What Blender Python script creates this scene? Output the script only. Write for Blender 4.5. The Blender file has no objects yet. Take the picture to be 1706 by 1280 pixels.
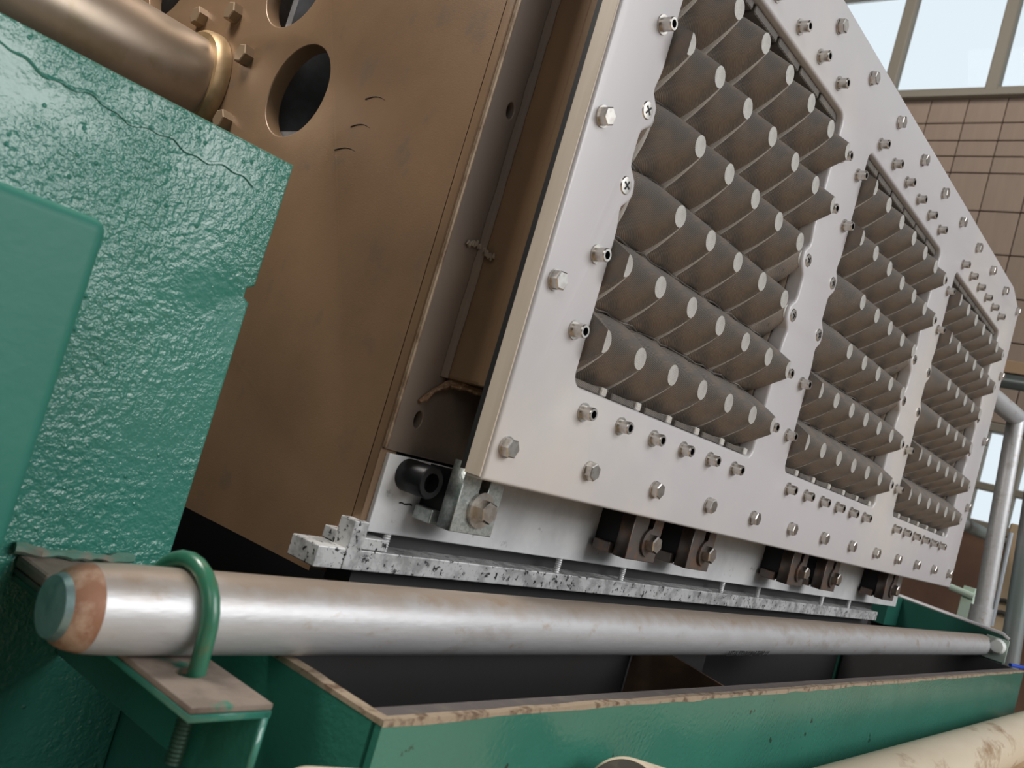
import bpy, bmesh, math, random
from mathutils import Vector, Matrix
random.seed(7)
sc = bpy.context.scene
col = sc.collection
PI = math.pi

# ------------------------------------------------------------------ camera
R0 = Vector((0.6071053569, -0.7436815101, 0.2799301647))
R1 = Vector((0.2288211902, -0.1737427603, -0.9578383560))
R2 = Vector((0.7609625145, 0.6455627504, 0.0646899278))
CP = Vector((-0.52282352, -0.35162852, -0.08165097))
cam = bpy.data.cameras.new('camera'); cam_o = bpy.data.objects.new('camera', cam); col.objects.link(cam_o)
M = Matrix((R0, -R1, -R2)).transposed().to_4x4(); M.translation = CP
cam_o.matrix_world = M
cam.sensor_width = 36; cam.sensor_fit = 'HORIZONTAL'; cam.lens = 1500/1706*36; cam.clip_start = .01; cam.clip_end = 100
cam.dof.use_dof = True; cam.dof.focus_distance = .74; cam.dof.aperture_fstop = 18
sc.camera = cam_o

# ------------------------------------------------------------------ world, lamps, exposure
w = bpy.data.worlds.new('world'); sc.world = w; w.use_nodes = True
nt = w.node_tree; nt.nodes.clear()
out = nt.nodes.new('ShaderNodeOutputWorld'); bg = nt.nodes.new('ShaderNodeBackground')
bg.inputs[0].default_value = (.84, .92, .97, 1); bg.inputs[1].default_value = .98
nt.links.new(bg.outputs[0], out.inputs[0])
def area_lamp(name, loc, target, sx, sy, power, colour):
    l = bpy.data.lights.new(name, 'AREA'); l.shape = 'RECTANGLE'; l.size = sx; l.size_y = sy; l.energy = power; l.color = colour
    o = bpy.data.objects.new(name, l); col.objects.link(o); o.location = loc
    o.rotation_euler = (Vector(target)-Vector(loc)).to_track_quat('-Z', 'Y').to_euler()
    return o
area_lamp('left_fill', (-2.5, -1.9, 1.75), (-.1, .1, .1), 1.5, 1.8, 17, (1, .96, .91))  # added fill from the left for the drum's side plate
area_lamp('drum_fill', (-.55, .50, .95), (-.14, .30, .2), .35, .35, 13, (1, .95, .88))  # added close fill, makes the side plate brighter towards its top
area_lamp('wall_fill', (3.6, 1.8, 4.6), (6, 1.8, 2.4), 1.6, 1.6, 62, (1, .97, .93))  # added fill that brightens the far wall
area_lamp('front_fill', (1.6, -4.0, 2.1), (.4, 0, 0), 3.2, 2.2, 138, (1, .98, .96))  # added area fill at the open front, for the machine's front faces
sc.view_settings.view_transform = 'Standard'; sc.view_settings.look = 'None'
sc.view_settings.exposure = 0.0; sc.view_settings.gamma = 1; sc.view_settings.use_curve_mapping = False

# ------------------------------------------------------------------ materials
def mat(name, base, rough=.5, metal=0, noise=None, bump=None, spec=.5, coat=0, stain=None, stain2=None):
    """noise=(scale, colour2, low, high)  bump=(scale, strength, distance)  stain as noise"""
    m = bpy.data.materials.new(name); m.use_nodes = True; t = m.node_tree; b = t.nodes['Principled BSDF']
    b.inputs['Roughness'].default_value = rough; b.inputs['Metallic'].default_value = metal
    b.inputs['Specular IOR Level'].default_value = spec; b.inputs['Coat Weight'].default_value = coat
    tc = t.nodes.new('ShaderNodeTexCoord')
    src = None
    rgb = t.nodes.new('ShaderNodeRGB'); rgb.outputs[0].default_value = (*base, 1); src = rgb.outputs[0]
    for nz in (noise, stain, stain2):
        if not nz: continue
        n = t.nodes.new('ShaderNodeTexNoise'); n.inputs['Scale'].default_value = nz[0]; n.inputs['Detail'].default_value = 6
        n.inputs['Roughness'].default_value = .6
        mp = t.nodes.new('ShaderNodeMapping'); t.links.new(tc.outputs['Object'], mp.inputs[0])
        if len(nz) > 4: mp.inputs['Scale'].default_value = nz[4]
        t.links.new(mp.outputs[0], n.inputs['Vector'])
        r = t.nodes.new('ShaderNodeMapRange'); r.inputs[1].default_value = nz[2]; r.inputs[2].default_value = nz[3]
        t.links.new(n.outputs['Fac'], r.inputs[0])
        mx = t.nodes.new('ShaderNodeMix'); mx.data_type = 'RGBA'
        t.links.new(r.outputs[0], mx.inputs['Factor']); t.links.new(src, mx.inputs['A']); mx.inputs['B'].default_value = (*nz[1], 1)
        src = mx.outputs['Result']
    t.links.new(src, b.inputs['Base Color'])
    if bump:
        prev = None
        for bp in (bump if isinstance(bump, list) else [bump]):
            n = t.nodes.new('ShaderNodeTexNoise'); n.inputs['Scale'].default_value = bp[0]; n.inputs['Detail'].default_value = bp[3] if len(bp) > 3 else 3
            mp = t.nodes.new('ShaderNodeMapping'); t.links.new(tc.outputs['Object'], mp.inputs[0])
            if len(bp) > 4: mp.inputs['Scale'].default_value = bp[4]
            t.links.new(mp.outputs[0], n.inputs['Vector'])
            bn = t.nodes.new('ShaderNodeBump'); bn.inputs['Strength'].default_value = bp[1]; bn.inputs['Distance'].default_value = bp[2]
            t.links.new(n.outputs['Fac'], bn.inputs['Height'])
            if prev: t.links.new(prev, bn.inputs['Normal'])
            prev = bn.outputs[0]
        t.links.new(prev, b.inputs['Normal'])
    return m

def green_material(name, k=1.0):
    m = mat(name, (.034, .178, .132), .25, 0, (9, (.042, .21, .158), .35, .7), None, .6, .3, (38, (.018, .05, .038), .685, .70) if k < 1 else (30, (.03, .12, .085), .70, .73))
    t = m.node_tree; b = t.nodes['Principled BSDF']; tc = t.nodes.new('ShaderNodeTexCoord')
    # orange-peel relief of thick enamel, patchy
    n1 = t.nodes.new('ShaderNodeTexNoise'); n1.inputs['Scale'].default_value = 300; n1.inputs['Detail'].default_value = 3
    n2 = t.nodes.new('ShaderNodeTexNoise'); n2.inputs['Scale'].default_value = 14; n2.inputs['Detail'].default_value = 3
    r2 = t.nodes.new('ShaderNodeMapRange'); r2.inputs[1].default_value = .34; r2.inputs[2].default_value = .58; r2.inputs[3].default_value = .18
    vo = t.nodes.new('ShaderNodeTexVoronoi'); vo.inputs['Scale'].default_value = 210
    rv = t.nodes.new('ShaderNodeMapRange'); rv.inputs[1].default_value = .0; rv.inputs[2].default_value = .26; rv.inputs[3].default_value = 1; rv.inputs[4].default_value = 0
    vc = t.nodes.new('ShaderNodeMapRange'); vc.inputs[1].default_value = .72; vc.inputs[2].default_value = .95
    for n in (n1, n2, vo): t.links.new(tc.outputs['Object'], n.inputs['Vector'])
    t.links.new(n2.outputs['Fac'], r2.inputs[0]); t.links.new(vo.outputs['Distance'], rv.inputs[0])
    sepc = t.nodes.new('ShaderNodeSeparateColor'); t.links.new(vo.outputs['Color'], sepc.inputs[0]); t.links.new(sepc.outputs[0], vc.inputs[0])
    mu = t.nodes.new('ShaderNodeMath'); mu.operation = 'MULTIPLY'; t.links.new(n1.outputs['Fac'], mu.inputs[0]); t.links.new(r2.outputs[0], mu.inputs[1])
    mv = t.nodes.new('ShaderNodeMath'); mv.operation = 'MULTIPLY'; t.links.new(rv.outputs[0], mv.inputs[0]); t.links.new(vc.outputs[0], mv.inputs[1])
    ms = t.nodes.new('ShaderNodeMath'); ms.operation = 'MULTIPLY_ADD'; t.links.new(mv.outputs[0], ms.inputs[0]); ms.inputs[1].default_value = .5; t.links.new(mu.outputs[0], ms.inputs[2])
    bn = t.nodes.new('ShaderNodeBump'); bn.inputs['Strength'].default_value = .8*k; bn.inputs['Distance'].default_value = .0024
    t.links.new(ms.outputs[0], bn.inputs['Height']); t.links.new(bn.outputs[0], b.inputs['Normal']); t.links.new(bn.outputs[0], b.inputs['Coat Normal'])
    return m

def mesh_material(name, c1, c2, cline, pitch=.0011, strength=.6):
    """woven wire cloth over a forming post: fine diagonal weave in the UV of the skin"""
    m = mat(name, c1, .55, .35, (55, c2, .42, .62), None, .4, 0, (160, (.03, .022, .018), .66, .78))
    t = m.node_tree; b = t.nodes['Principled BSDF']; uv = t.nodes.new('ShaderNodeUVMap')
    sep = t.nodes.new('ShaderNodeSeparateXYZ'); t.links.new(uv.outputs[0], sep.inputs[0])
    def wave(a, bcoef):
        m1 = t.nodes.new('ShaderNodeMath'); m1.operation = 'MULTIPLY'; m1.inputs[1].default_value = a*2*PI/pitch; t.links.new(sep.outputs[0], m1.inputs[0])
        m2 = t.nodes.new('ShaderNodeMath'); m2.operation = 'MULTIPLY_ADD'; m2.inputs[1].default_value = bcoef*2*PI/pitch
        t.links.new(sep.outputs[1], m2.inputs[0]); t.links.new(m1.outputs[0], m2.inputs[2])
        s = t.nodes.new('ShaderNodeMath'); s.operation = 'SINE'; t.links.new(m2.outputs[0], s.inputs[0]); return s
    a, c = wave(.25, .97), wave(.97, -.25)
    ad = t.nodes.new('ShaderNodeMath'); ad.operation = 'MULTIPLY_ADD'; t.links.new(c.outputs[0], ad.inputs[0]); ad.inputs[1].default_value = .35; t.links.new(a.outputs[0], ad.inputs[2])
    rr = t.nodes.new('ShaderNodeMapRange'); rr.inputs[1].default_value = -.2; rr.inputs[2].default_value = 1.2; t.links.new(ad.outputs[0], rr.inputs[0])
    mx = t.nodes.new('ShaderNodeMix'); mx.data_type = 'RGBA'
    old = b.inputs['Base Color'].links[0].from_socket
    fm = t.nodes.new('ShaderNodeMath'); fm.operation = 'MULTIPLY'; fm.inputs[1].default_value = .55; t.links.new(rr.outputs[0], fm.inputs[0])
    t.links.new(fm.outputs[0], mx.inputs['Factor']); t.links.new(old, mx.inputs['A']); mx.inputs['B'].default_value = (*cline, 1)
    t.links.new(mx.outputs['Result'], b.inputs['Base Color'])
    bn = t.nodes.new('ShaderNodeBump'); bn.inputs['Strength'].default_value = strength; bn.inputs['Distance'].default_value = .0003
    t.links.new(rr.outputs[0], bn.inputs['Height']); t.links.new(bn.outputs[0], b.inputs['Normal'])
    return m

GREEN = green_material('green_enamel'); GREENS = green_material('green_enamel_smooth', .28)
GREEN_RAW = mat('green_worn_edge', (.10, .22, .17), .5, 0, (60, (.22, .20, .16), .45, .6), (200, .3, .001))
BROWN = mat('brown_primed_steel', (.255, .160, .092), .40, .2, (7, (.20, .126, .074), .35, .65), [(900, .12, .0006, 2), (60, .10, .001, 3)], .5, 0, (30, (.17, .12, .085), .6, .75))
BROWND = mat('dark_brown_steel', (.14, .110, .092), .5, .2, (8, (.19, .145, .11), .45, .75), [(300, .15, .0006, 2)], .45, 0, (40, (.16, .09, .05), .66, .74))
BROWNE = mat('bare_cut_steel_edge', (.30, .22, .15), .45, .3, (90, (.16, .10, .06), .45, .65), (150, .3, .0008))
RUSTW = mat('rusty_weld', (.20, .12, .07), .6, .4, (300, (.55, .40, .26), .55, .7), (260, .8, .002))
WHITE = mat('white_polypropylene', (.575, .555, .572), .36, 0, (6, (.545, .53, .545), .4, .7), [(500, .03, .0004, 2), (5, .05, .003, 2)], .5, .1, (2.2, (.70, .64, .57), .52, .75))
WHITEE = mat('tan_sawn_plastic', (.52, .44, .36), .55, 0, (40, (.60, .52, .44), .4, .6, (1, 1, .1)), (200, .1, .0005))
RUBBER = mat('black_rubber', (.012, .012, .013), .6)
ALU = mat('scuffed_aluminium', (.76, .76, .765), .5, .15, (22, (.62, .62, .63), .4, .65), [(380, .12, .0005, 3)], .5, 0, (75, (.22, .22, .22), .66, .78))
ALUD = mat('stained_aluminium', (.62, .62, .62), .5, .3, (60, (.36, .36, .36), .45, .6), [(380, .2, .0006, 3)], .5, 0, (260, (.03, .03, .03), .57, .64))
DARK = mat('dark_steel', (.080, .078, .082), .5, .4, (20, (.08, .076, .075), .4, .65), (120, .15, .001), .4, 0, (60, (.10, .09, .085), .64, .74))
INNER = mat('inner_grey_steel', (.15, .15, .155), .5, .3, (30, (.22, .22, .23), .45, .65))
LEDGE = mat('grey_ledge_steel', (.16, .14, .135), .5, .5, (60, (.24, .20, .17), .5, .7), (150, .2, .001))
RAWRIM = mat('raw_tan_rim', (.36, .28, .20), .6, .1, (120, (.14, .085, .05), .5, .64), (160, .6, .0015))
STEEL = mat('stainless', (.62, .59, .55), .3, .95, (200, (.5, .46, .42), .45, .6), (300, .08, .0003))
ZINC = mat('zinc_plate', (.50, .53, .52), .38, .8, (420, (.36, .40, .39), .45, .58), (420, .35, .0006))
BLOCKD = mat('worn_clamp_steel', (.17, .15, .14), .42, .7, (120, (.24, .16, .12), .5, .62), (250, .2, .0006))
BLACKOX = mat('black_oxide', (.018, .018, .02), .38, .5)
GALV = mat('galvanised_pipe', (.55, .55, .56), .44, .45, (150, (.60, .60, .62), .38, .62, (.22, 1, 1)), [(420, .22, .0006, 4, (.35, 1, 1)), (45, .12, .0012, 3)], .5, 0, (75, (.44, .37, .30), .60, .72, (.6, 1, 1)), (34, (.45, .43, .42), .58, .70, (.5, 1, 1)))
RUSTRING = mat('rust_ring', (.30, .15, .09), .6, .2, (90, (.48, .33, .24), .45, .62), (200, .4, .0008))
TEALEND = mat('teal_stained_end', (.20, .29, .29), .45, .5, (70, (.12, .20, .20), .45, .6), (160, .4, .001))
SHAFTM = mat('turned_shaft', (.44, .36, .29), .36, .7, (12, (.35, .28, .2), .35, .65), (90, .08, .0006), .5, 0, (18, (.30, .24, .14), .6, .75))
def dusty_pipe():
    """galvanised pipe with tan dust settled along its top"""
    m = GALV.copy(); m.name = 'dusty_galvanised_pipe'; t = m.node_tree; b = t.nodes['Principled BSDF']
    tc = t.nodes.new('ShaderNodeTexCoord'); sp = t.nodes.new('ShaderNodeSeparateXYZ'); t.links.new(tc.outputs['Object'], sp.inputs[0])
    n = t.nodes.new('ShaderNodeTexNoise'); n.inputs['Scale'].default_value = 70; n.inputs['Detail'].default_value = 6; t.links.new(tc.outputs['Object'], n.inputs['Vector'])
    a = t.nodes.new('ShaderNodeMath'); a.operation = 'MULTIPLY_ADD'; a.inputs[1].default_value = .011; t.links.new(n.outputs['Fac'], a.inputs[0]); t.links.new(sp.outputs[2], a.inputs[2])
    r = t.nodes.new('ShaderNodeMapRange'); r.inputs[1].default_value = -.1725; r.inputs[2].default_value = -.1645; r.inputs[4].default_value = .8; t.links.new(a.outputs[0], r.inputs[0])
    mx = t.nodes.new('ShaderNodeMix'); mx.data_type = 'RGBA'; old = b.inputs['Base Color'].links[0].from_socket
    t.links.new(r.outputs[0], mx.inputs['Factor']); t.links.new(old, mx.inputs['A']); mx.inputs['B'].default_value = (.40, .30, .22, 1)
    t.links.new(mx.outputs['Result'], b.inputs['Base Color']); return m
PIPEM = dusty_pipe()
GUARDM = mat('dull_green_guard', (.026, .16, .118), .5, 0, (7, (.032, .185, .14), .35, .7), [(24, .2, .003, 3), (240, .25, .0006, 2)], .35)
BRONZE = mat('ochre_flange', (.40, .27, .14), .45, .5, (50, (.28, .19, .10), .4, .65), (120, .2, .0008))
BOLTB = mat('brown_painted_bolt', (.27, .19, .12), .45, .3)
UBOLTM = mat('green_u_bolt_paint', (.035, .17, .10), .32, 0, (60, (.10, .13, .06), .56, .7), (90, .3, .001), .5, .2)
DARKGREEN = mat('dirty_green_thread', (.03, .08, .055), .5, .3)
DUSTTOP = mat('dusty_bracket_top', (.25, .20, .165), .7, 0, (60, (.19, .15, .125), .45, .6), (240, .4, .001), .3, 0, (45, (.06, .20, .14), .66, .72))
CREAM = mat('cream_roller', (.66, .56, .42), .55, 0, (10, (.74, .66, .52), .4, .65, (.3, 1, 1)), (60, .12, .001), .4, 0, (26, (.38, .26, .16), .56, .68, (.5, 1, 1)))
ENDGREY = mat('grey_roller_end', (.115, .11, .10), .6, .2, (70, (.18, .16, .14), .5, .65), (120, .3, .001))
MESH = mesh_material('wire_cloth_brown', (.165, .150, .138), (.26, .20, .158), (.44, .41, .37))
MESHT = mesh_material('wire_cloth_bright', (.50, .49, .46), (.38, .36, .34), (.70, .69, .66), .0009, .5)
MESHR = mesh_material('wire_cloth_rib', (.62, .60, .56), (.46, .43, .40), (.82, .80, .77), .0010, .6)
MESHB = mesh_material('wire_cloth_base', (.10, .09, .08), (.17, .145, .125), (.28, .26, .24), .0011, .8)
WALLM = mat('tan_wall_panel', (.40, .30, .23), .7, 0, (2.2, (.34, .255, .20), .4, .65, (1, 3, .4)), None, .3, 0)
WALLB = mat('wall_board', (.24, .13, .08), .7, 0, (1.4, (.15, .08, .05), .4, .65))
FRAMEM = mat('olive_window_frame', (.28, .245, .19), .6)
FLOORM = mat('concrete_floor', (.17, .165, .155), .75, 0, (3, (.13, .125, .12), .4, .65))
PLANK = mat('pale_plank', (.62, .47, .31), .6, 0, (14, (.52, .37, .23), .45, .6, (1, 1, .2)))
PALEGREEN = mat('pale_green_tube', (.62, .76, .64), .4)
TIE = mat('dark_cable_tie', (.05, .045, .04), .5)
POSTG = mat('green_grey_post', (.22, .27, .26), .4, .5, (6, (.30, .31, .31), .4, .6))
POSTR = mat('red_primed_post', (.30, .13, .09), .5, .1, (9, (.22, .09, .06), .4, .6))
BLUE = mat('blue_hose', (.01, .07, .55), .35)
WHITEP = mat('white_knob', (.80, .84, .82), .35)
INK = mat('black_marker', (.02, .02, .02), .7)
SCRATCH = mat('dark_scratch', (.05, .03, .02), .7)
def glass():
    m = bpy.data.materials.new('window_glass'); m.use_nodes = True; b = m.node_tree.nodes['Principled BSDF']
    b.inputs['Base Color'].default_value = (.95, .98, 1, 1); b.inputs['Transmission Weight'].default_value = 1; b.inputs['Roughness'].default_value = .0; b.inputs['IOR'].default_value = 1.1
    return m
GLASS = glass()

# ------------------------------------------------------------------ helpers
def put(name, me, m, parent=None, smooth=False):
    if isinstance(me, bmesh.types.BMesh):
        bm = me; me = bpy.data.meshes.new(name); bm.to_mesh(me); bm.free()
    if m is not None and not len(me.materials):
        for mm in (m if isinstance(m, (list, tuple)) else [m]): me.materials.append(mm)
    if smooth:
        for p in me.polygons: p.use_smooth = True
        try: me.set_sharp_from_angle(angle=math.radians(38))
        except Exception: pass
    o = bpy.data.objects.new(name, me); col.objects.link(o)
    if parent is not None: o.parent = parent
    return o
def thing(name, label, cat, group=None, loc=(0, 0, 0)):
    o = bpy.data.objects.new(name, None); o.empty_display_size = .02; col.objects.link(o); o.location = loc
    o['label'] = label; o['category'] = cat
    if group: o['group'] = group
    return o
def tag(o, label, cat, group=None):
    o['label'] = label; o['category'] = cat
    if group: o['group'] = group
    return o
def struct(o): o['kind'] = 'structure'; return o
def kid(name, me, parent, loc=(0, 0, 0), rot=None):
    o = bpy.data.objects.new(name, me); col.objects.link(o); o.parent = parent; o.location = loc
    if rot: o.rotation_euler = rot
    return o
def box(x0, x1, y0, y1, z0, z1, bev=0, bm=None, seg=2):
    b = bmesh.new()
    r = bmesh.ops.create_cube(b, size=1)
    for v in b.verts: v.co = Vector(((x0+x1)/2+v.co.x*(x1-x0), (y0+y1)/2+v.co.y*(y1-y0), (z0+z1)/2+v.co.z*(z1-z0)))
    if bev: bmesh.ops.bevel(b, geom=b.edges[:], offset=bev, segments=seg, profile=.5, affect='EDGES')
    if bm is None: return b
    merge(bm, b); return bm
def merge(dst, src):
    me = bpy.data.meshes.new('t'); src.to_mesh(me); src.free(); dst.from_mesh(me); bpy.data.meshes.remove(me)
def lathe(profile, origin, axis, n=32, bm=None, hexn=None):
    """profile: (distance along axis, radius) pairs; axis a unit vector"""
    b = bm or bmesh.new()
    a = Vector(axis).normalized(); u = a.orthogonal().normalized(); v = a.cross(u)
    rings = []
    for t, r in profile:
        if r < 1e-7: rings.append([b.verts.new(Vector(origin)+a*t)]); continue
        rings.append([b.verts.new(Vector(origin)+a*t+(u*math.cos(2*PI*i/n)+v*math.sin(2*PI*i/n))*r) for i in range(n)])
    for A, B in zip(rings, rings[1:]):
        for i in range(n):
            j = (i+1) % n
            if len(A) == 1 and len(B) == 1: continue
            if len(A) == 1: b.faces.new((A[0], B[j], B[i]))
            elif len(B) == 1: b.faces.new((A[i], A[j], B[0]))
            else: b.faces.new((A[i], A[j], B[j], B[i]))
    bmesh.ops.recalc_face_normals(b, faces=b.faces[:])
    return b
def tube(pts, r, n=10, bm=None, taper=None):
    b = bm or bmesh.new(); P = [Vector(p) for p in pts]; rings = []; up = None
    for i, p in enumerate(P):
        d = (P[min(i+1, len(P)-1)]-P[max(i-1, 0)]).normalized()
        if up is None: up = d.orthogonal().normalized()
        up = (up-d*up.dot(d)).normalized(); s = d.cross(up)
        rr = r*(taper[i] if taper else 1)
        rings.append([b.verts.new(p+(up*math.cos(2*PI*k/n)+s*math.sin(2*PI*k/n))*rr) for k in range(n)])
    for A, B in zip(rings, rings[1:]):
        for k in range(n): b.faces.new((A[k], A[(k+1) % n], B[(k+1) % n], B[k]))
    b.faces.new(rings[0][::-1]); b.faces.new(rings[-1])
    bmesh.ops.recalc_face_normals(b, faces=b.faces[:])
    return b
def sheet(loops, thick, bev, frame, res=2):
    """flat sheet with holes: loops in 2-D, outer first; frame = (u axis, v axis, w axis, origin of the sheet's mid plane)"""
    cu = bpy.data.curves.new('c', 'CURVE'); cu.dimensions = '2D'; cu.fill_mode = 'BOTH'
    cu.extrude = thick/2-bev; cu.bevel_depth = bev; cu.bevel_resolution = res; cu.offset = -bev
    for L in loops:
        s = cu.splines.new('POLY'); s.points.add(len(L)-1); s.use_cyclic_u = True
        for p, q in zip(s.points, L): p.co = (q[0], q[1], 0, 1)
    o = bpy.data.objects.new('c', cu); col.objects.link(o)
    dg = bpy.context.evaluated_depsgraph_get(); dg.update()
    me = bpy.data.meshes.new_from_object(o.evaluated_get(dg))
    bpy.data.objects.remove(o); bpy.data.curves.remove(cu)
    U, V, W, O = [Vector(a) for a in frame]
    for v in me.vertices: v.co = O+U*v.co.x+V*v.co.y+W*v.co.z
    b = bmesh.new(); b.from_mesh(me); bmesh.ops.remove_doubles(b, verts=b.verts[:], dist=1e-6); bmesh.ops.recalc_face_normals(b, faces=b.faces[:]); 
    me.materials.clear()
    b.to_mesh(me); b.free()
    return me
def circ(cx, cy, r, n=48): return [(cx+r*math.cos(2*PI*i/n), cy+r*math.sin(2*PI*i/n)) for i in range(n)]

# ------------------------------------------------------------------ setting
FZ = -1.0
struct(put('floor', box(-4.1, 6.3, -4.5, 5.1, FZ-.1, FZ), FLOORM))
WX = 6.0
DULL = mat('dull_hall_wall', (.07, .062, .055), .8, 0, (1.5, (.10, .085, .075), .4, .65))
struct(put('ceiling', box(-4, 6.3, -4, 5, 4.9, 5.0), DULL))
struct(put('wall_left', box(-4.1, -4, -4, 5, FZ, 4.9), DULL))
wf = bmesh.new(); box(-4, 6.3, -4.6, -4.5, FZ, .45, bm=wf); box(-4, -.9, -4.6, -4.5, .45, 4.9, bm=wf)  # unseen wall, shaped to limit daylight and keep it off the drum side
struct(put('shading_wall_front', wf, DULL))
struct(put('wall_back', box(-4, 6.3, 5, 5.1, FZ, 4.9), DULL))
wall = bmesh.new()
# solid wall core around the two window bands (z .27-.92 and 3.30-4.5)
for z0, z1 in ((FZ, .25), (.93, 3.28), (4.55, 4.9)): box(WX+.03, WX+.15, -4, 5, z0, z1, bm=wall)
box(WX+.03, WX+.15, 1.16, 5, .25, .93, bm=wall); box(WX+.03, WX+.15, -4, -.6, .25, .93, bm=wall)
box(WX+.03, WX+.15, 4.0, 5, 3.28, 4.55, bm=wall); box(WX+.03, WX+.15, -4, -1.6, 3.28, 4.55, bm=wall)
wall_o = struct(put('wall_far', wall, WALLB))
rows = [3.27, 3.07, 2.935, 2.815, 2.69, 2.41, 2.1, 1.8, 1.5, 1.2, .95]
def panel_me(w_, h_): 
    b = box(0, .03, .003, w_-.003, .004, h_-.004, .004, seg=1); me = bpy.data.meshes.new('wall_panel'); b.to_mesh(me); b.free(); me.materials.append(WALLM); return me
for a, b_ in zip(rows, rows[1:]):
    me = panel_me(.26, a-b_)
    for k in range(12):
        kid('wall_panel', me, wall_o, (WX+.0+random.uniform(-.001, .001), .2+k*.26, b_))
trim = struct(put('trim_1', box(WX-.06, WX+.03, -4, 5, 3.255, 3.30, .006), FRAMEM))
def window(name, y0, y1, z0, z1, ys, zs, bar, n):
    o = bmesh.new(); t = .035
    for a, b_, c, d in ((y0, y1, z0-bar/2, z0+bar/2), (y0, y1, z1-bar/2, z1+bar/2)): box(WX-.01, WX+.09, a, b_, c, d, .008, o)
    for y in (y0, y1): box(WX-.01, WX+.09, y-bar/2, y+bar/2, z0, z1, .008, o)
    wo = struct(put(name, o, FRAMEM))
    for y in ys: put('mullion', box(WX-.02, WX+.08, y-bar/2, y+bar/2, z0, z1, .012), FRAMEM, wo)
    for z in zs: put('glazing_bar', box(WX, WX+.07, y0, y1, z-bar*.42, z+bar*.42, .008), FRAMEM, wo)
    Y = sorted([y0, y1]+ys); Z = sorted([z0, z1]+zs)
    for a, b_ in zip(Y, Y[1:]):
        for c, d in zip(Z, Z[1:]): put('pane', box(WX+.035, WX+.041, a+bar/2, b_-bar/2, c+bar/2, d-bar/2), GLASS, wo)
    return wo
window('window_1', -1.55, 3.95, 3.30, 4.53, [-.575, .16, .895, 1.63, 2.365, 3.1], [4.19], .09, 1)
window('window_2', -.5, 1.12, .27, .92, [-.28, 0, .28, .56, .885], [.525], .06, 2)

# ------------------------------------------------------------------ drum and its side plate
XD = -.139
drum = thing('forming_drum', 'large brown steel drum body with round holes in its side plate and thick shaft', 'machine')
YZ = ((0, 1, 0), (0, 0, 1), (1, 0, 0))
outer = [(.0708, -.156), (.0708, .48), (.95, .48), (.95, -.193), (.094, -.193), (.094, -.180), (.0708, -.180)]
HUBY, HUBZ = .431, .144
holes = [circ(.2725, .1385, .0385), circ(.321, .236, .0395), circ(.548, .268, .0395), circ(.59, .14, .039), circ(.431, .31, .039), circ(.54, .02, .039), circ(.431, -.04, .039)]
put('side_plate', sheet([outer]+holes, .014, .0012, (*YZ, (XD+.007, 0, 0))), BROWN, drum, True)
put('edge_strip', sheet([[(.0612, -.156), (.0612, .48), (.0694, .48), (.0694, -.156)]], .0142, .0010, (*YZ, (XD+.007, 0, 0))), BROWN, drum, True)
# three scribed arcs
for (y0, z0, dy) in ((.183, .128, .022), (.190, .107, .022), (.2005, .089, .025)):
    put('scribe_mark', tube([(XD-.0001, y0-dy*t, z0-.004*t+.004*math.sin(t*2.4)) for t in [i/8 for i in range(9)]], .0006, 6, taper=[.9-.08*i for i in range(9)]), SCRATCH, drum)
# inner drum walls seen through the holes
put('drum_shell', box(XD+.10, XD+.104, .09, .9, -.17, .34), INNER, drum)
put('inner_rib', box(XD+.0145, XD+.0995, .335, .343, -.17, .46), INNER, drum)
put('inner_shelf', box(XD+.0145, XD+.0995, .10, .334, .105, .111), INNER, drum)
put('inner_wall', box(XD+.016, 1.03, .075, .083, -.15, .34), DARK, drum)
# shaft
sh = put('shaft', lathe([(0, 0), (0, .0425), (.02, .0455), (.95, .0455), (.95, 0)], (XD-.0005-.95, HUBY, HUBZ), (1, 0, 0), 64), SHAFTM, drum, True)
put('shaft_flange', lathe([(0, .0456), (0, .0505), (.003, .0535), (.009, .0545), (.012, .0545), (.012, .0456)], (XD-.0125, HUBY, HUBZ), (1, 0, 0), 64), BRONZE, drum, True)
def hexhead(r, h, chamf=.0006, washer=None, axis=(0, -1, 0), flange=None):
    """hex head (across corners 2r) along axis, washer first"""
    b = bmesh.new(); t = 0
    if washer: lathe([(0, 0), (0, washer), (.0012, washer), (.0012, 0)], (0, 0, 0), axis, 24, b); t = .0012
    hb = lathe([(t, 0), (t, r), (t+h-chamf, r), (t+h, r*.86), (t+h, 0)], (0, 0, 0), axis, 6)
    merge(b, hb); return b
def as_mesh(name, b, m, smooth=False):
    me = bpy.data.meshes.new(name); b.to_mesh(me); b.free(); me.materials.append(m)
    if smooth:
        for p in me.polygons: p.use_smooth = True
        me.set_sharp_from_angle(angle=math.radians(35))
    return me
hub_me = as_mesh('hub_bolt', hexhead(.0088, .009, axis=(-1, 0, 0)), BOLTB)
for k in range(8):
    a = math.radians(21+45*k)
    kid('hub_bolt', hub_me, drum, (XD, HUBY-.077*math.cos(a), HUBZ+.077*math.sin(a)), (random.uniform(0, 1), 0, 0))

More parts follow.
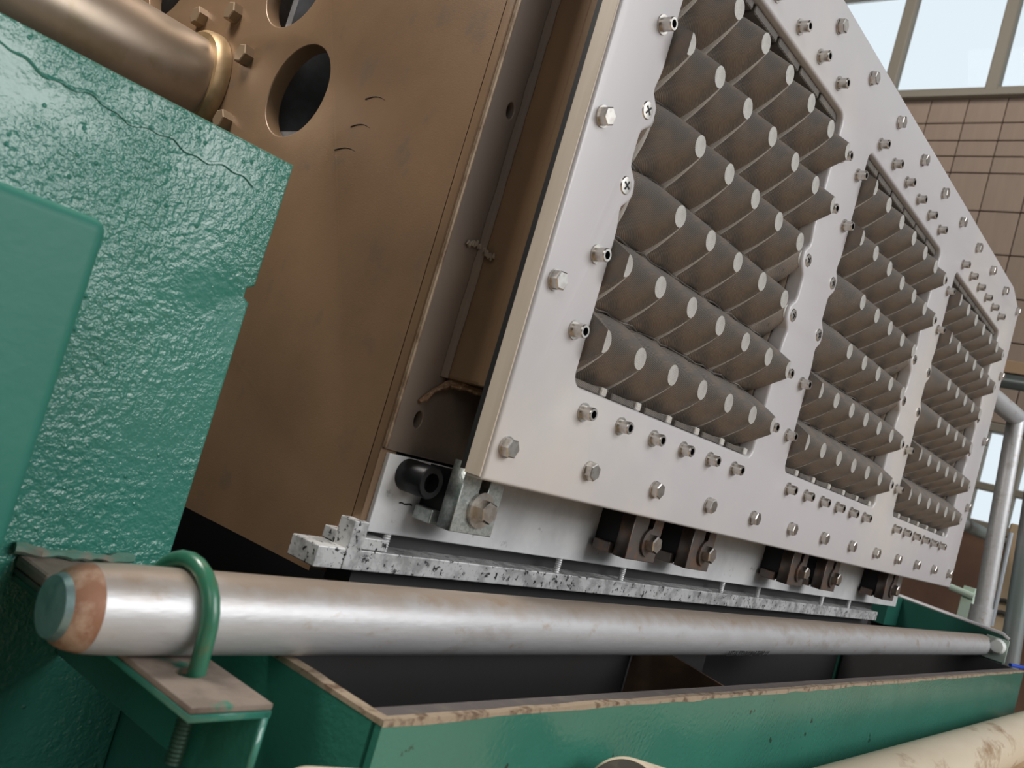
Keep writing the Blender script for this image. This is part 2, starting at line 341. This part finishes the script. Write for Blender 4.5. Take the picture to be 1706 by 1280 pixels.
# steel face between side plate and mould box, box side and weld bead
face_holes = [[(-.117+.0035*math.cos(2*PI*i/20), zc+.0055*math.sin(2*PI*i/20)) for i in range(20)] for zc in (.127, -.083)]
XZ = ((1, 0, 0), (0, 0, 1), (0, -1, 0))
put('mounting_face', sheet([[(XD+.001, -.106), (1.04, -.106), (1.04, .345), (XD+.001, .345)]]+face_holes, .010, .0008, (*XZ, (0, .0645, 0))), BROWND, drum)
put('edge_chamfer', tube([(XD+.0012, .0594, -.105), (XD+.0012, .0594, .2), (XD+.0012, .0594, .48)], .0016, 8), BROWNE, drum, True)
bx = bmesh.new(); box(-.105, 1.045, .0285, .0592, -.052, .372, .002, bx); box(-.105, -.099, .0225, .030, -.052, .372, .0008, bx)
put('mould_box', bx, BROWN, drum)
pts = [(-.1062+random.uniform(-.0003, .0003), .0588, -.052+i*.0085) for i in range(62)]
put('weld_bead', tube(pts, .0036, 8, taper=[1+random.uniform(-.08, .12) for _ in pts]), BROWND, drum, True)
pts = [(-.122+i*.0042, .0582-.0003*i, -.072+.018*math.sin(min(1, i/6)*PI/2)+random.uniform(-.0012, .0012)) for i in range(7)]
pts += [(-.100+.0030*i, .056-.0045*i, -.0545+random.uniform(-.001, .001)) for i in range(7)]
put('rusty_weld', tube(pts, .0024, 8, taper=[random.uniform(.45, 1.5) for _ in pts]), RUSTW, drum, True)

# ------------------------------------------------------------------ aluminium bed with clamp blocks
bed = thing('mould_bed', 'scuffed aluminium bed plate under the white frame with sliding clamp blocks', 'machine part')
pl = put('bed_plate', box(XD+.0055, 1.02, .0580, .0745, -.158, -.1078, .0008), ALU, bed)
put('lower_rail', box(XD-.030, .93, .0560, .082, -.1825, -.1695, .0008), ALUD, bed)
put('rail_block', box(XD-.008, XD+.0235, .0555, .0815, -.1690, -.1615, .0006), ALUD, bed)
put('rail_end', box(XD-.0085, XD+.0035, .0550, .0690, -.1822, -.152, .0006), ALUD, bed)
put('rail_backing', box(XD+.02, .96, .0760, .1, -.20, -.158), DARK, bed)
stud_me = as_mesh('spacer_stud', lathe([(0, 0)]+[(i*.0008, .0027 if i % 2 else .0022) for i in range(16)]+[(.0125, 0)], (0, 0, 0), (0, 0, 1), 12), ALU, True)
for x in (.080, .180, .385, .480, .690, .80): kid('spacer_stud', stud_me, bed, (x, .0605, -.1698))
kid('spacer_stud', stud_me, bed, (XD+.026, .0605, -.1698))
put('guide_bar', box(-.09, .86, .087, .10, -.235, -.205, .001), LEDGE, bed)
bz = -.0095
def clamp(x0, x1, slotx, m, yfront=.0225):
    loops = [[(x0, -.144), (x1, -.144), (x1, -.1), (slotx+.0042, -.1), (slotx+.0042, -.118), (slotx-.0042, -.118), (slotx-.0042, -.1), (x0, -.1)]]
    c = put('clamp_block', sheet(loops, .0125, .0007, (*XZ, (0, yfront+.0063, 0))), m, bed)
    wsh = put('washer', lathe([(0, 0), (0, .0118), (.0022, .0118), (.0022, 0)], (slotx+.001, yfront, -.1275), (0, -1, 0), 32), STEEL if m is ZINC else BLOCKD, c, True)
    put('hex_bolt', lathe([(.0022, 0), (.0022, .0076), (.0088, .0076), (.0098, .0066), (.0098, 0)], (slotx+.001, yfront, -.1275), (0, -1, 0), 6), STEEL, c)
    put('shade_stem', box(x0+.004, x1-.003, yfront+.0127, .0578, -.1425, -.1082), BLACKOX, c)  # black box standing in for the shadowed gap behind the block
    put('foot', box(x0-.0035, x0+.006, .038, .054, -.1440, -.1350, .0008), m, c)
clamp(-.100, -.059, -.0785, ZINC)
for i, (a, b_) in enumerate(((.113, .160), (.218, .262), (.458, .503), (.565, .612), (.815, .865))): clamp(a, b_, (a+b_)/2+.004, BLOCKD)
put('socket_screw', lathe([(0, 0), (0, .0105), (.0215, .0105), (.0225, .0098), (.0225, .0062), (.014, .0062), (.014, 0)], (-.114, .0578, -.1185), (0, -1, 0), 32), BLACKOX, bed, True)
# marker strokes on the bed plate
def stroke(pts, wd, name='marker_stroke', parent=bed, y=.0577):
    b = bmesh.new(); prev = None
    for i, (x, z) in enumerate(pts):
        ww = wd*random.uniform(.7, 1.2); p = (b.verts.new((x, y, z-ww)), b.verts.new((x, y, z+ww)))
        q = (b.verts.new((x, y+.0003, z-ww)), b.verts.new((x, y+.0003, z+ww)))
        if prev: b.faces.new((prev[0], p[0], p[1], prev[1])); 
        prev = p
    put(name, b, INK, parent)
stroke([(-.114+i*.0024, -.1370+.0004*math.sin(i*2)) for i in range(6)], .0005)
stroke([(-.052+i*.0022, -.122+i*.0010+.0004*math.sin(i*3)) for i in range(9)], .0008)

# ------------------------------------------------------------------ white clamping frame
WS = .3669; P = .048; Q = .052
frame = thing('clamping_frame', 'large white plastic clamping frame with three windows, full of hex bolts and socket screws', 'frame')
def win_loop(ox):
    L = [];  x0, x1, z0, z1 = ox-.0475, ox+.2405, -.0325, .2965; r = .009
    def arc(cx, cz, a0, a1, rr=r, n=5): 
        for i in range(n+1):
            a = math.radians(a0+(a1-a0)*i/n); L.append((cx+rr*math.cos(a), cz+rr*math.sin(a)))
    arc(x0+r, z0+r, 180, 270); arc(x1-r, z0+r, 270, 360)
    def side(xe, s, seq):
        for z in seq:
            d = 0
            for zc in (.104, .157): d = max(d, math.exp(-((z-zc)/.0115)**4))
            out_ = .0055*math.exp(-((z-.1305)/.048)**6)
            L.append((xe-s*out_+s*d*.0105, z))
    zz = [.062+i*.0035 for i in range(40)]
    side(x1, -1, zz)
    arc(x1-r, z1-r, 0, 90); arc(x0+r, z1-r, 90, 180)
    side(x0, 1, zz[::-1])
    return L
OUT = [(-.110, -.107), (1.070, -.105), (1.062, .352), (1.058, .357), (1.0, .3735), (.99, .3755), (-.110, .3755)]
fr = put('frame_plate', sheet([OUT]+[win_loop(k*WS) for k in range(3)], .0155, .0028, (*XZ, (0, .0078, 0)), 3), WHITE, frame, True)
put('sawn_edge', box(-.1112, -.1098, .0020, .0148, -.1055, .374, .0003), WHITEE, frame)
put('back_plate', sheet([[(-.0899, -.0899), (1.0499, -.0899), (1.0499, .3499), (-.0899, .3499)]]+[win_loop(k*WS) for k in range(3)], .0062, .0004, (*XZ, (0, .0190, 0))), WHITEE, frame, True)
gk = bmesh.new()
for q in ((-.1075, -.0902, -.104, .370), (1.0502, 1.064, -.104, .35), (-.0902, 1.0502, -.104, -.0902), (-.0902, 1.0502, .3502, .370)):
    box(q[0], q[1], .0159, .0221, q[2], q[3], bm=gk)
put('gasket', gk, RUBBER, frame)
hex_me = as_mesh('hex_bolt', lathe([(.0010, 0), (.0010, .0064), (.0058, .0064), (.0064, .0055), (.0064, 0)], (0, 0, 0), (0, -1, 0), 6), STEEL)
wash_me = as_mesh('washer', lathe([(0, 0), (0, .0069), (.0011, .0069), (.0011, 0)], (0, 0, 0), (0, -1, 0), 24), STEEL, True)
def bolt(parent, loc): o = kid('hex_bolt', hex_me, parent, loc, rnd()); kid('washer', wash_me, o)
cap_b = lathe([(0, 0), (0, .0065), (.0010, .0065), (.0010, .0046), (.0083, .0046), (.0090, .0041), (.0090, .0027)], (0, 0, 0), (0, -1, 0), 24)
merge(cap_b, lathe([(.0090, .0027), (.0055, .0026), (.0055, 0)], (0, 0, 0), (0, -1, 0), 6))
cap_me = as_mesh('socket_screw', cap_b, STEEL, True)
# the dark socket wants its own material
cap_me.materials.append(BLACKOX)
for p in cap_me.polygons:
    c = p.center; rr = math.hypot(c.x, c.z)
    if rr < .0028 and c.y < -.004: p.material_index = 1
phb = lathe([(0, 0), (0, .0062), (.0008, .0056), (.0012, 0)], (0, 0, 0), (0, -1, 0), 28)
ph_me = as_mesh('countersunk_screw', phb, STEEL, True); ph_me.materials.append(BLACKOX)
b = bmesh.new(); b.from_mesh(ph_me)
for sx, sz in ((.0034, .0006), (.0006, .0034)): 
    bb = box(-sx, sx, -.00135, -.0009, -sz, sz)
    for f in bb.faces: f.material_index = 1
    merge(b, bb)
b.to_mesh(ph_me); b.free()
def rnd(): return (0, random.uniform(0, PI), 0)
hx = [-.097+.0928*i+.00012*i*i for i in range(13)]
for x in hx: bolt(frame, (x, 0, -.084))
for x in hx[:12]: bolt(frame, (x, 0, .3515))
for k in range(1, 4): bolt(frame, (hx[0], 0, -.084+.1078*k))
for k in range(1, 5): bolt(frame, (1.045, 0, -.084+.1088*k))
for w_ in range(3):
    ox = w_*WS
    for i in range(6):
        for z in (-.0472, .3125): kid('socket_screw', cap_me, frame, (ox-.029+P*i, 0, z), rnd())
    for z in (.001, .0525, .2125, .2645):
        kid('socket_screw', cap_me, frame, (ox-.0635, 0, z), rnd()); kid('socket_screw', cap_me, frame, (ox+.2580, 0, z), rnd())
    for z in (.104, .157):
        kid('countersunk_screw', ph_me, frame, (ox-.0535, 0, z), (0, random.uniform(.2, .7), 0)); kid('countersunk_screw', ph_me, frame, (ox+.2465, 0, z), rnd())

# ------------------------------------------------------------------ egg tray moulds: 6 rows of forming posts
HB, HT = .0225, -.0130           # depth of the post's foot and of its tip
def post_mesh(name, half=0, top=HT, wx=.0236, wz=.0260):
    """post with pointed ribs up and down, rounded flanks; half = +1/-1 keeps the half on that x side"""
    b = bmesh.new(); uvl = b.loops.layers.uv.new('UVMap')
    N = 40; T = [0, .04, .15, .35, .55, .75, .9, .97, 1.0]
    rings = []
    def section(t):
        s = t**1.22; pts = []
        hx_, hz_ = wx*(1-s)+.0070*s, wz*(1-s)+.0078*s
        for k in range(N+1):
            a = 2*PI*k/N - PI/2
            ca, sa = math.cos(a), math.sin(a)
            if k in (0, N, N//2): ca = 0
            e = (5.5 if ca > 0 else 1.5)*(1-t)**.8+2.0+5*(1-t)**14
            rr = (abs(ca)**e+abs(sa)**e)**(-1/e)
            pts.append((hx_*ca*rr, hz_*sa*rr))
        return pts
    for t in T:
        y = HB+(top-HB)*(t*.98+.02*math.sin(t*PI/2))
        pts = section(t); arc = 0; ring = []
        for k, (x, z) in enumerate(pts):
            if half and x*half < 0: x = 0
            if k: arc += math.hypot(pts[k][0]-pts[k-1][0], pts[k][1]-pts[k-1][1])
            ring.append((Vector((x, y, z)), arc))
        rings.append(ring)
    V = [[b.verts.new(p) for p, _ in R[:-1]] for R in rings]
    for i in range(len(rings)-1):
        for k in range(N):
            j = (k+1) % N
            q = (V[i][k], V[i][j], V[i+1][j], V[i+1][k])
            if len({tuple(round(c, 7) for c in v.co) for v in q}) < 3: continue
            try: f = b.faces.new(q)
            except ValueError: continue
            if k in (3, 4, 5) and i > 0: f.material_index = 2  # bright edge highlight of this one rib put into the colour
            vs = [rings[i][k][1], rings[i][k+1][1], rings[i+1][k+1][1], rings[i+1][k][1]]
            base = rings[0][k][1]
            us = [rings[0][k][1], rings[0][k+1][1], rings[0][k+1][1], rings[0][k][1]]
            vv = [.039*T[i], .039*T[i], .039*T[i+1], .039*T[i+1]]
            for l, uu, v_ in zip(f.loops, us, vv): l[uvl].uv = (uu, v_)
    f = b.faces.new(V[-1]); f.material_index = 1
    for l in f.loops: l[uvl].uv = (l.vert.co.x, l.vert.co.z)
    f2 = b.faces.new(V[0][::-1])
    bmesh.ops.remove_doubles(b, verts=b.verts[:], dist=1e-6)
    bmesh.ops.recalc_face_normals(b, faces=b.faces[:])
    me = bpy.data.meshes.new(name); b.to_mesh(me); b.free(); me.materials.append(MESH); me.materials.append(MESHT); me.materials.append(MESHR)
    for p in me.polygons: p.use_smooth = True
    me.set_sharp_from_angle(angle=math.radians(40))
    return me
post_me = post_mesh('forming_post')
halfL = post_mesh('half_post', 1); halfR = post_mesh('half_post', -1)
halfLs = post_mesh('half_post', 1, .0035); halfRs = post_mesh('half_post', -1, .0035)
def tip_mesh(src):
    b = bmesh.new(); b.from_mesh(src)
    bmesh.ops.delete(b, geom=[f for f in b.faces if f.material_index != 1], context='FACES')
    r = bmesh.ops.extrude_face_region(b, geom=b.faces[:])
    bmesh.ops.translate(b, verts=[v for v in r['geom'] if isinstance(v, bmesh.types.BMVert)], vec=(0, -.0003, 0))
    bmesh.ops.recalc_face_normals(b, faces=b.faces[:])
    for f in b.faces: f.material_index = 0
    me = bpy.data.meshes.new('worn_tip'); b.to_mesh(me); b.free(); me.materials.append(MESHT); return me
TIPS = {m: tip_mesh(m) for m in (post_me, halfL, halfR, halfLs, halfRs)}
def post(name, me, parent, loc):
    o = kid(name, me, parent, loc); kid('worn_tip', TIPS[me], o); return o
where = ('left', 'middle', 'right-hand, farthest')
lab = ('largest egg tray mould with brown mesh posts, in the window nearest the camera',
       'egg tray mould with brown mesh posts in the middle window of the white frame',
       'farthest and smallest-looking egg tray mould, in the last window of the white frame')
for w_ in range(3):
    ox = w_*WS
    mo = thing('egg_tray_mould', lab[w_], 'mould', 'mesh covered egg tray moulds in the frame windows')
    base = box(ox-.0470, ox+.2400, .0226, .0262, -.0320, .2960)
    uvl = base.loops.layers.uv.new('UVMap')
    for f in base.faces:
        for l in f.loops: l[uvl].uv = (l.vert.co.x, l.vert.co.z)
    put('mesh_base', base, MESHB, mo)
    for r in range(6):
        for c in range(5): post('forming_post', post_me, mo, (ox+c*P, 0, r*Q))
        inner = r in (2, 3)
        post('half_post', halfLs if inner else halfL, mo, (ox-.0462, 0, r*Q)); post('half_post', halfRs if inner else halfR, mo, (ox+.239, 0, r*Q))
    # folded wire cloth along the lower and upper lips, in short lapped lengths
    def lip(x0, x1, z0, z1, y0, y1):
        bb = box(x0, x1, y0, y1, z0, z1, .0008, seg=1); u = bb.loops.layers.uv.new('UVMap')
        for f in bb.faces:
            for l in f.loops: l[u].uv = (l.vert.co.x+l.vert.co.y, l.vert.co.z+l.vert.co.y)
        return bb
    for i in range(6):
        xa = ox-.0465+i*P
        put('cloth_lip', lip(xa+.006, xa+P-.010, -.0318, -.0268, .0060, .0224), MESHB, mo)
        put('cloth_fold', lip(xa+P-.011, xa+P-.0035, -.0320, -.0258, .0040, .0224), MESHR, mo)
        put('cloth_lip', lip(xa+.002, xa+P-.002, .2885, .2958, .0060, .0224), MESHB, mo)
        # thin seams between the rows of posts
    for r in range(5):
        pts = []
        for i in range(25):
            pts.append((ox-.044+i*.0117, .0195+.0015*math.sin(i*1.9+r), r*Q+.026+.0010*math.sin(i*2.4+r*2)))
        put('mesh_seam', tube(pts, .0007, 5), MESHB, mo)
    # small drain nubs where posts meet

# ------------------------------------------------------------------ green covers
cover = thing('machine_cover', 'big glossy green cover panel with bumpy paint, behind the pipe', 'panel')
L = [(-.92, -.62), (-.242, -.62), (-.2425, -.0475), (-.2465, -.045), (-.2465, -.040), (-.2422, -.0375), (-.2415, .034), (-.92, .034)]
put('cover_panel', sheet([L], .014, .0016, (*XZ, (0, .092, 0))), GREEN, cover, True)
sag = []
for i in range(60):
    t = i/59; sag.append((-.402+.140*t, .0853, .021-.006*t+.0014*math.sin(t*23)+.0008*math.sin(t*61)-.0015*math.sin(t*PI)))
put('paint_sag', tube(sag, .0011, 6, taper=[.5+.6*math.sin(min(1, i/20)*1.5)*random.uniform(.7, 1.2) for i in range(60)]), GREEN, cover, True)
cover2 = thing('machine_guard', 'smooth dark green guard plate in the near left corner, out of focus', 'panel')
put('guard_panel', box(-.92, -.357, .018, .040, -.62, -.0405, .006, seg=4), GUARDM, cover2, True)

# ------------------------------------------------------------------ pipe, u-bolts, brackets
RY, RZ, RR = -.026, -.186, .0175
pipe = thing('galvanised_pipe', 'long galvanised steel pipe lying across the front of the tank', 'pipe')
put('pipe_wall', lathe([(-.0075, RR*.955), (-.004, RR*.972), (.002, RR*.99), (.008, RR), (1.607, RR), (1.612, RR*.9), (1.612, 0)], (-.3355, RY, RZ), (1, 0, 0), 64), PIPEM, pipe, True)
put('tapered_end', lathe([(0, RR*.70), (.0015, RR*.79), (.0045, RR*.88), (.0075, RR*.925), (.0100, RR*.952), (.0100, 0)], (-.353, RY, RZ), (1, 0, 0), 64), RUSTRING, pipe, True)['label'] = 'rust brown tapered pipe end'
put('end_cap', lathe([(0, 0), (0, .008), (.0008, .0115), (.0035, RR*.72), (.0035, 0)], (-.3562, RY, RZ), (1, 0, 0), 48), TEALEND, pipe, True)['label'] = 'teal stained end disc'
# stamped inspection digits on the pipe
def text(body, size, loc, xdir, ydir, m, parent, name, ext=.0001):
    cu = bpy.data.curves.new('t', 'FONT'); cu.body = body; cu.size = size; cu.extrude = ext; cu.resolution_u = 2
    o = bpy.data.objects.new('t', cu); col.objects.link(o); dg = bpy.context.evaluated_depsgraph_get(); dg.update()
    me = bpy.data.meshes.new_from_object(o.evaluated_get(dg)); bpy.data.objects.remove(o)
    X, Y = Vector(xdir).normalized(), Vector(ydir).normalized(); Z = X.cross(Y)
    for v in me.vertices: v.co = Vector(loc)+X*v.co.x+Y*v.co.y+Z*v.co.z
    me.materials.clear(); return put(name, me, m, parent)
an = math.radians(203)
nrm = Vector((0, math.cos(an), math.sin(an)))
text('9926/ 2290/1084 2/Bd 16', .0085, Vector((.205, RY, RZ))+nrm*(RR+.0002)-Vector((0, 0, .002)), (1, 0, 0), Vector((0, 0, 1)).cross(Vector((1, 0, 0))).cross(nrm) if False else Vector((1, 0, 0)).cross(-nrm)*-1, INK, pipe, 'stamped_digits')
def bracket(x0, x1, name, label):
    br = thing(name, label, 'bracket')
    put('flange_top', sheet([[(x0, -.079), (x1, -.079), (x1, .0848), (x0, .0848)], circ((x0+x1)/2-.001, -.047, .0052, 16)], .0026, .0004, ((1, 0, 0), (0, 1, 0), (0, 0, 1), (0, 0, -.2050))), DUSTTOP, br)
    bm = bmesh.new(); box(x0-.0002, x1+.0002, -.0792, .0848, -.2095, -.2064, .0004, bm); 
    put('flange', sheet([[(x0, -.0795), (x1, -.0795), (x1, .0848), (x0, .0848)], circ((x0+x1)/2-.001, -.047, .0052, 16)], .0030, .0004, ((1, 0, 0), (0, 1, 0), (0, 0, 1), (0, 0, -.2079))), GREENS, br); bm.free()
    put('web', sheet([[(-.0795, -.2066), (.0848, -.2066), (.0848, -.245), (-.0795, -.245)]], .0042, .0012, (*YZ, (x1-.0019, 0, 0))), GREENS, br)
    return br
bracket(-.321, -.285, 'angle_bracket', 'green angle bracket with dusty top under the tapered pipe end')
def ubolt(x, label):
    ub = thing('u_bolt', label, 'bolt')
    R_ = RR+.0038; pts = [(x, RY-R_-.0006, -.262+i*.008) for i in range(7)]
    pts = []
    for i in range(6): pts.append((x-.0002*i, -.0475+.0000*i, -.212+.0045*i))
    for i in range(13):
        a = math.radians(178-i*15); pts.append((x-.001-.0004*i, RY+R_*math.cos(a)+.0002, RZ+R_*math.sin(a)))
    put('hook', tube(pts, .0037, 14), UBOLTM, ub, True)
    th = [(0, 0)]+[(i*.0009, .0031 if i % 2 else .0036) for i in range(32)]+[(.030, 0)]
    put('thread', lathe(th, (x+.0015, -.0472, -.2400), (0, 0, 1), 12), DARKGREEN, ub, True)
ubolt(-.300, 'green hooked bolt bent over the tapered pipe end')
lug = put('welded_lug', box(-.322, -.272, .0500, .0845, -.2030, -.1965, .002), DUSTTOP)
wb = bmesh.new()
lugp = []
for i in range(17):
    t = i/16; lugp.append((-.325+.060*t, .0815-.004*math.sin(t*PI)+random.uniform(-.001, .001), -.1935+random.uniform(-.0008, .0008)))
seam = put('weld_seam', tube(lugp, .003, 7, taper=[random.uniform(.5, 1.2) for _ in lugp]), GREEN_RAW, lug, True)
tag(lug, 'rough welded lug with lumpy green bead beside the rusty pipe end', 'lug')

# ------------------------------------------------------------------ tank
tank = thing('pulp_tank', 'long green steel tank with dark inside and worn tan rim', 'tank')
TX0, TX1, TY0, TY1, TZ = -.241, 1.275, -.097, .80, -.2052
put('front_wall', box(TX0, TX1, TY0, TY0+.004, -.62, TZ-.0012, .0003), GREENS, tank)
put('side_wall', box(TX0, TX0+.006, TY0+.0062, .0995, -.62, TZ-.0012), GREENS, tank)
put('back_wall', box(TX0, TX1, TY1-.006, TY1, -.62, TZ), DARK, tank)
put('tank_floor', box(TX0, TX1, TY0, TY1, -.626, -.62), DARK, tank)
rim = []
for i in range(60): rim.append((TX0+(TX1-TX0)*i/59, TY0+.003, TZ+random.uniform(-.0006, .0002)))
rb = bmesh.new(); prev = None
for i, p in enumerate(rim):
    wv = random.uniform(-.0008, .0006)
    q = [rb.verts.new((p[0], TY0-.0003+wv*.3, TZ-.0028+wv)), rb.verts.new((p[0], TY0-.0001, p[2])), rb.verts.new((p[0], TY0+.0042, p[2])), rb.verts.new((p[0], TY0+.0042, TZ-.003))]
    if prev:
        for a, c in ((0, 1), (1, 2), (2, 3), (3, 0)): rb.faces.new((prev[a], q[a], q[c], prev[c]))
    prev = q
put('front_rim', rb, RAWRIM, tank)
rb = bmesh.new(); prev = None
for i in range(24):
    y = TY0+(.0990-TY0)*i/23; h = random.uniform(-.0007, .0002)
    q = [rb.verts.new((TX0-.0003, y, TZ-.0026)), rb.verts.new((TX0-.0001, y, TZ+h)), rb.verts.new((TX0+.0062, y, TZ+h)), rb.verts.new((TX0+.0062, y, TZ-.003))]
    if prev:
        for a, c in ((0, 1), (1, 2), (2, 3), (3, 0)): rb.faces.new((prev[a], q[a], q[c], prev[c]))
    prev = q
put('side_rim', rb, RAWRIM, tank)
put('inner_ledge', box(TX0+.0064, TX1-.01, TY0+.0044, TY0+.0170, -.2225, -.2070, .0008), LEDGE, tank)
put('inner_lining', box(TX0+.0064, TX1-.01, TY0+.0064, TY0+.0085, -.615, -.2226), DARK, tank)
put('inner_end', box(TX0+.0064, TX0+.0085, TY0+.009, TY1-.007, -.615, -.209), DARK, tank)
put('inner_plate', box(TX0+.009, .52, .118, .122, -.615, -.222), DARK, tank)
pw = bmesh.new(); q = [pw.verts.new(v) for v in ((.30, .117, -.232), (.40, .117, -.245), (.345, -.083, -.262), (.30, -.083, -.40), (.38, .117, -.40))]
pw.free()
put('sloping_baffle', sheet([[(-.085, -.50), (.115, -.50), (.115, -.236), (-.085, -.262)]], .004, .0005, (*YZ, (.34, 0, 0))), mat('rusty_baffle', (.20, .12, .07), .6, .2, (14, (.12, .08, .055), .4, .6), (80, .2, .001)), tank)
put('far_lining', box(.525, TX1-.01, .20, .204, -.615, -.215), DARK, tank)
for i, (x, y) in enumerate(((TX0+.03, TY0+.03), (TX1-.05, TY0+.03), (TX0+.03, TY1-.05), (TX1-.05, TY1-.05))):
    put('leg', box(x-.02, x+.02, y-.02, y+.02, FZ, -.6265), GREENS, tank)
# raised far end of the tank
DG = mat('deep_green_enamel', (.018, .10, .075), .3, 0, (9, (.022, .12, .09), .35, .7), (200, .15, .0008), .5, .2)
put('end_wall', sheet([[(-.062, -.62), (.80, -.62), (.80, -.14), (.155, -.150), (-.052, -.160), (-.062, -.166)]], .008, .0006, (*YZ, (1.285, 0, 0))), DG, tank)
put('end_wall_rim', tube([(1.285, .80, -.1385), (1.285, .155, -.1485), (1.285, -.052, -.1588), (1.285, -.062, -.165)], .0042, 8), mat('pale_rim', (.62, .60, .62), .4, .3), tank, True)
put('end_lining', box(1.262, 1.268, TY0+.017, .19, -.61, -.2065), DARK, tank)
put('end_gusset', box(1.20, 1.2805, .118, .160, -.204, -.151, .001), DG, tank)

# white fitting and blue hose at the far end
fit = thing('end_fitting', 'round white fitting on a pale plate at the far end of the tank', 'fitting')
put('fitting_plate', box(1.2735, 1.2765, -.066, -.030, -.2050, -.166, .0008), mat('pale_green_plate', (.42, .52, .46), .5), fit)
put('fitting_knob', lathe([(0, 0), (0, .008), (.004, .0125), (.012, .0135), (.018, .010), (.02, 0)], (1.2732, -.052, -.180), (-1, 0, 0), 24), WHITEP, fit, True)
hose = put('air_hose', tube([(1.2935, -.072, -.205), (1.32, -.082, -.205), (1.40, -.096, -.206), (1.55, -.104, -.207), (1.75, -.104, -.212), (1.86, -.104, -.25), (1.90, -.104, -.40), (1.90, -.104, -.995)], .0032, 10), BLUE, None, True)
tag(hose, 'thin bright blue hose leaving the far end of the tank', 'hose')
fit2 = thing('pipe_fitting', 'small pale green fitting with two white nuts at the end of the aluminium bed', 'fitting')
put('fitting_body', box(1.24, 1.262, .135, .158, -.150, -.112, .002), mat('pale_fitting', (.45, .60, .52), .4), fit2)
for y in (.150, .164): put('nut', lathe([(0, 0), (0, .0065), (.016, .0065), (.016, 0)], (1.238, y, -.118), (-1, 0, 0), 6), WHITEP, fit2)

# ------------------------------------------------------------------ railing behind
rail = thing('handrail', 'galvanised tube railing behind the far end of the tank', 'railing')
put('post', tube([(1.5, .028, FZ), (1.5, .028, -.14), (1.5, .054, .258)], .0168, 20), GALV, rail, True)
put('post_collar', tube([(1.5, .029, -.165), (1.5, .030, -.128)], .021, 20), GALV, rail, True)
put('top_rail', tube([(1.25, .078, .262), (1.5, .055, .258), (2.6, .055, .252)], .0185, 20), GALV, rail, True)
put('mid_rail', tube([(1.40, .098, .022), (3.2, .098, .022)], .0135, 16), POSTG, rail, True)
put('cross_rail', tube([(2.3, -1.2, .490), (2.3, 1.6, .490)], .022, 16), POSTG, rail, True)
put('cross_post', tube([(2.3, 1.5, FZ), (2.3, 1.5, .45)], .022, 16), POSTG, rail, True)
put('cross_post', tube([(2.3, -1.1, FZ), (2.3, -1.1, .45)], .022, 16), POSTG, rail, True)
put('side_tube', tube([(1.53, .012, -.16), (1.53, .018, .03)], .0045, 12), mat('bright_tube', (.65, .70, .75), .3, .4), rail, True)
rail2 = thing('steel_post', 'green grey steel post with red primed foot at the right edge', 'post')
put('upper_post', tube([(1.55, -.031, -.24), (1.55, .022, .40)], .019, 20), POSTG, rail2, True)
put('lower_post', tube([(1.55, -.080, FZ), (1.55, -.0312, -.2405)], .019, 20), POSTR, rail2, True)
timb = put('timber_beam', box(2.285, 2.325, -.6, 1.5, .5125, .548, .002), mat('orange_timber', (.62, .42, .26), .6)); tag(timb, 'light orange beam lying along the cross rail at the far right', 'beam')
plank = thing('cable_plank', 'pale upright plank with dark cable ties between the two posts', 'plank')
put('board', box(1.86, 1.88, .032, .084, FZ, .070, .004), PLANK, plank)
for z in (-.112, -.140): put('cable_tie', tube([(1.855, .030, z), (1.850, .055, z+.004), (1.855, .086, z-.004)], .0055, 8), TIE, plank, True)
pt = put('pale_bar', tube([(1.75, .150, -.112), (1.75, .098, -.118)], .0075, 12), PALEGREEN, None, True); tag(pt, 'short pale green bar sticking out behind the frame\'s lower right corner', 'bar')
put('bar_stand', box(1.757, 1.775, .1, .125, FZ, -.1, .001), PALEGREEN, pt)

# ------------------------------------------------------------------ foreground rollers on an added bench
def roller(x, y, z, r, ln, label, rnd_=.006, ax=(1, 0, 0)):
    t = thing('plastic_roller', label, 'roller', 'cream rollers in front of the tank')
    put('roller_body', lathe([(0, r-.0015), (.0015, r), (ln-rnd_, r), (ln-rnd_*.3, r-rnd_*.35), (ln, r-rnd_), (ln, 0)], (x, y, z), ax, 64), CREAM, t, True)
    put('roller_end', lathe([(0, 0), (0, r-.0018), (.0012, r-.0016), (.0012, 0)], (x-.0008, y, z), ax, 64), ENDGREY, t, True)
roller(.13, -.1465, -.2785, .030, 1.3, 'long cream roller with brown stains at the lower right')
roller(-.083, -.1310, -.2465, .0255, .072, 'short cream roller with dark grey end, bottom middle of the photo', .012, (1, .06, -.24))
roller(-.300, -.1270, -.2275, .0205, .060, 'small smooth cream roller at the bottom, left of the grey-ended one', .014, (1, .05, -.16))
bench = thing('added_bench', 'unseen low wooden bench added under the rollers, widened to shade the tank front', 'bench')
put('bench_top', box(-.95, 1.5, -.80, -.099, -.335, -.3087, .002), PLANK, bench)  # unseen top, widened to block light from below
put('packing_block', box(-.075, -.020, -.160, -.102, -.3086, -.2908), PLANK, bench)
put('packing_block', box(-.295, -.250, -.150, -.104, -.3086, -.2598), PLANK, bench)
for x in (-.92, 1.45):
    for y in (-.77, -.115): put('leg', box(x-.015, x+.015, y-.012, y+.012, FZ, -.3352), PLANK, bench)

# lint caught on the side of the mould box
pts = []
for i in range(40):
    t = i/39; pts.append((-.122+.0285*t if t < .5 else -.1075, .0578 if t < .45 else .0578-.022*(t-.45), .0335+.003*math.sin(t*5)+.0022*math.sin(i*1.7)))
lint = put('metal_swarf', tube(pts, .0008, 5, taper=[random.uniform(.6, 1.5) for _ in pts]), mat('grey_lint', (.22, .18, .14), .7), None, True)
tag(lint, 'curly grey scrap of swarf caught on the brown box side', 'swarf')
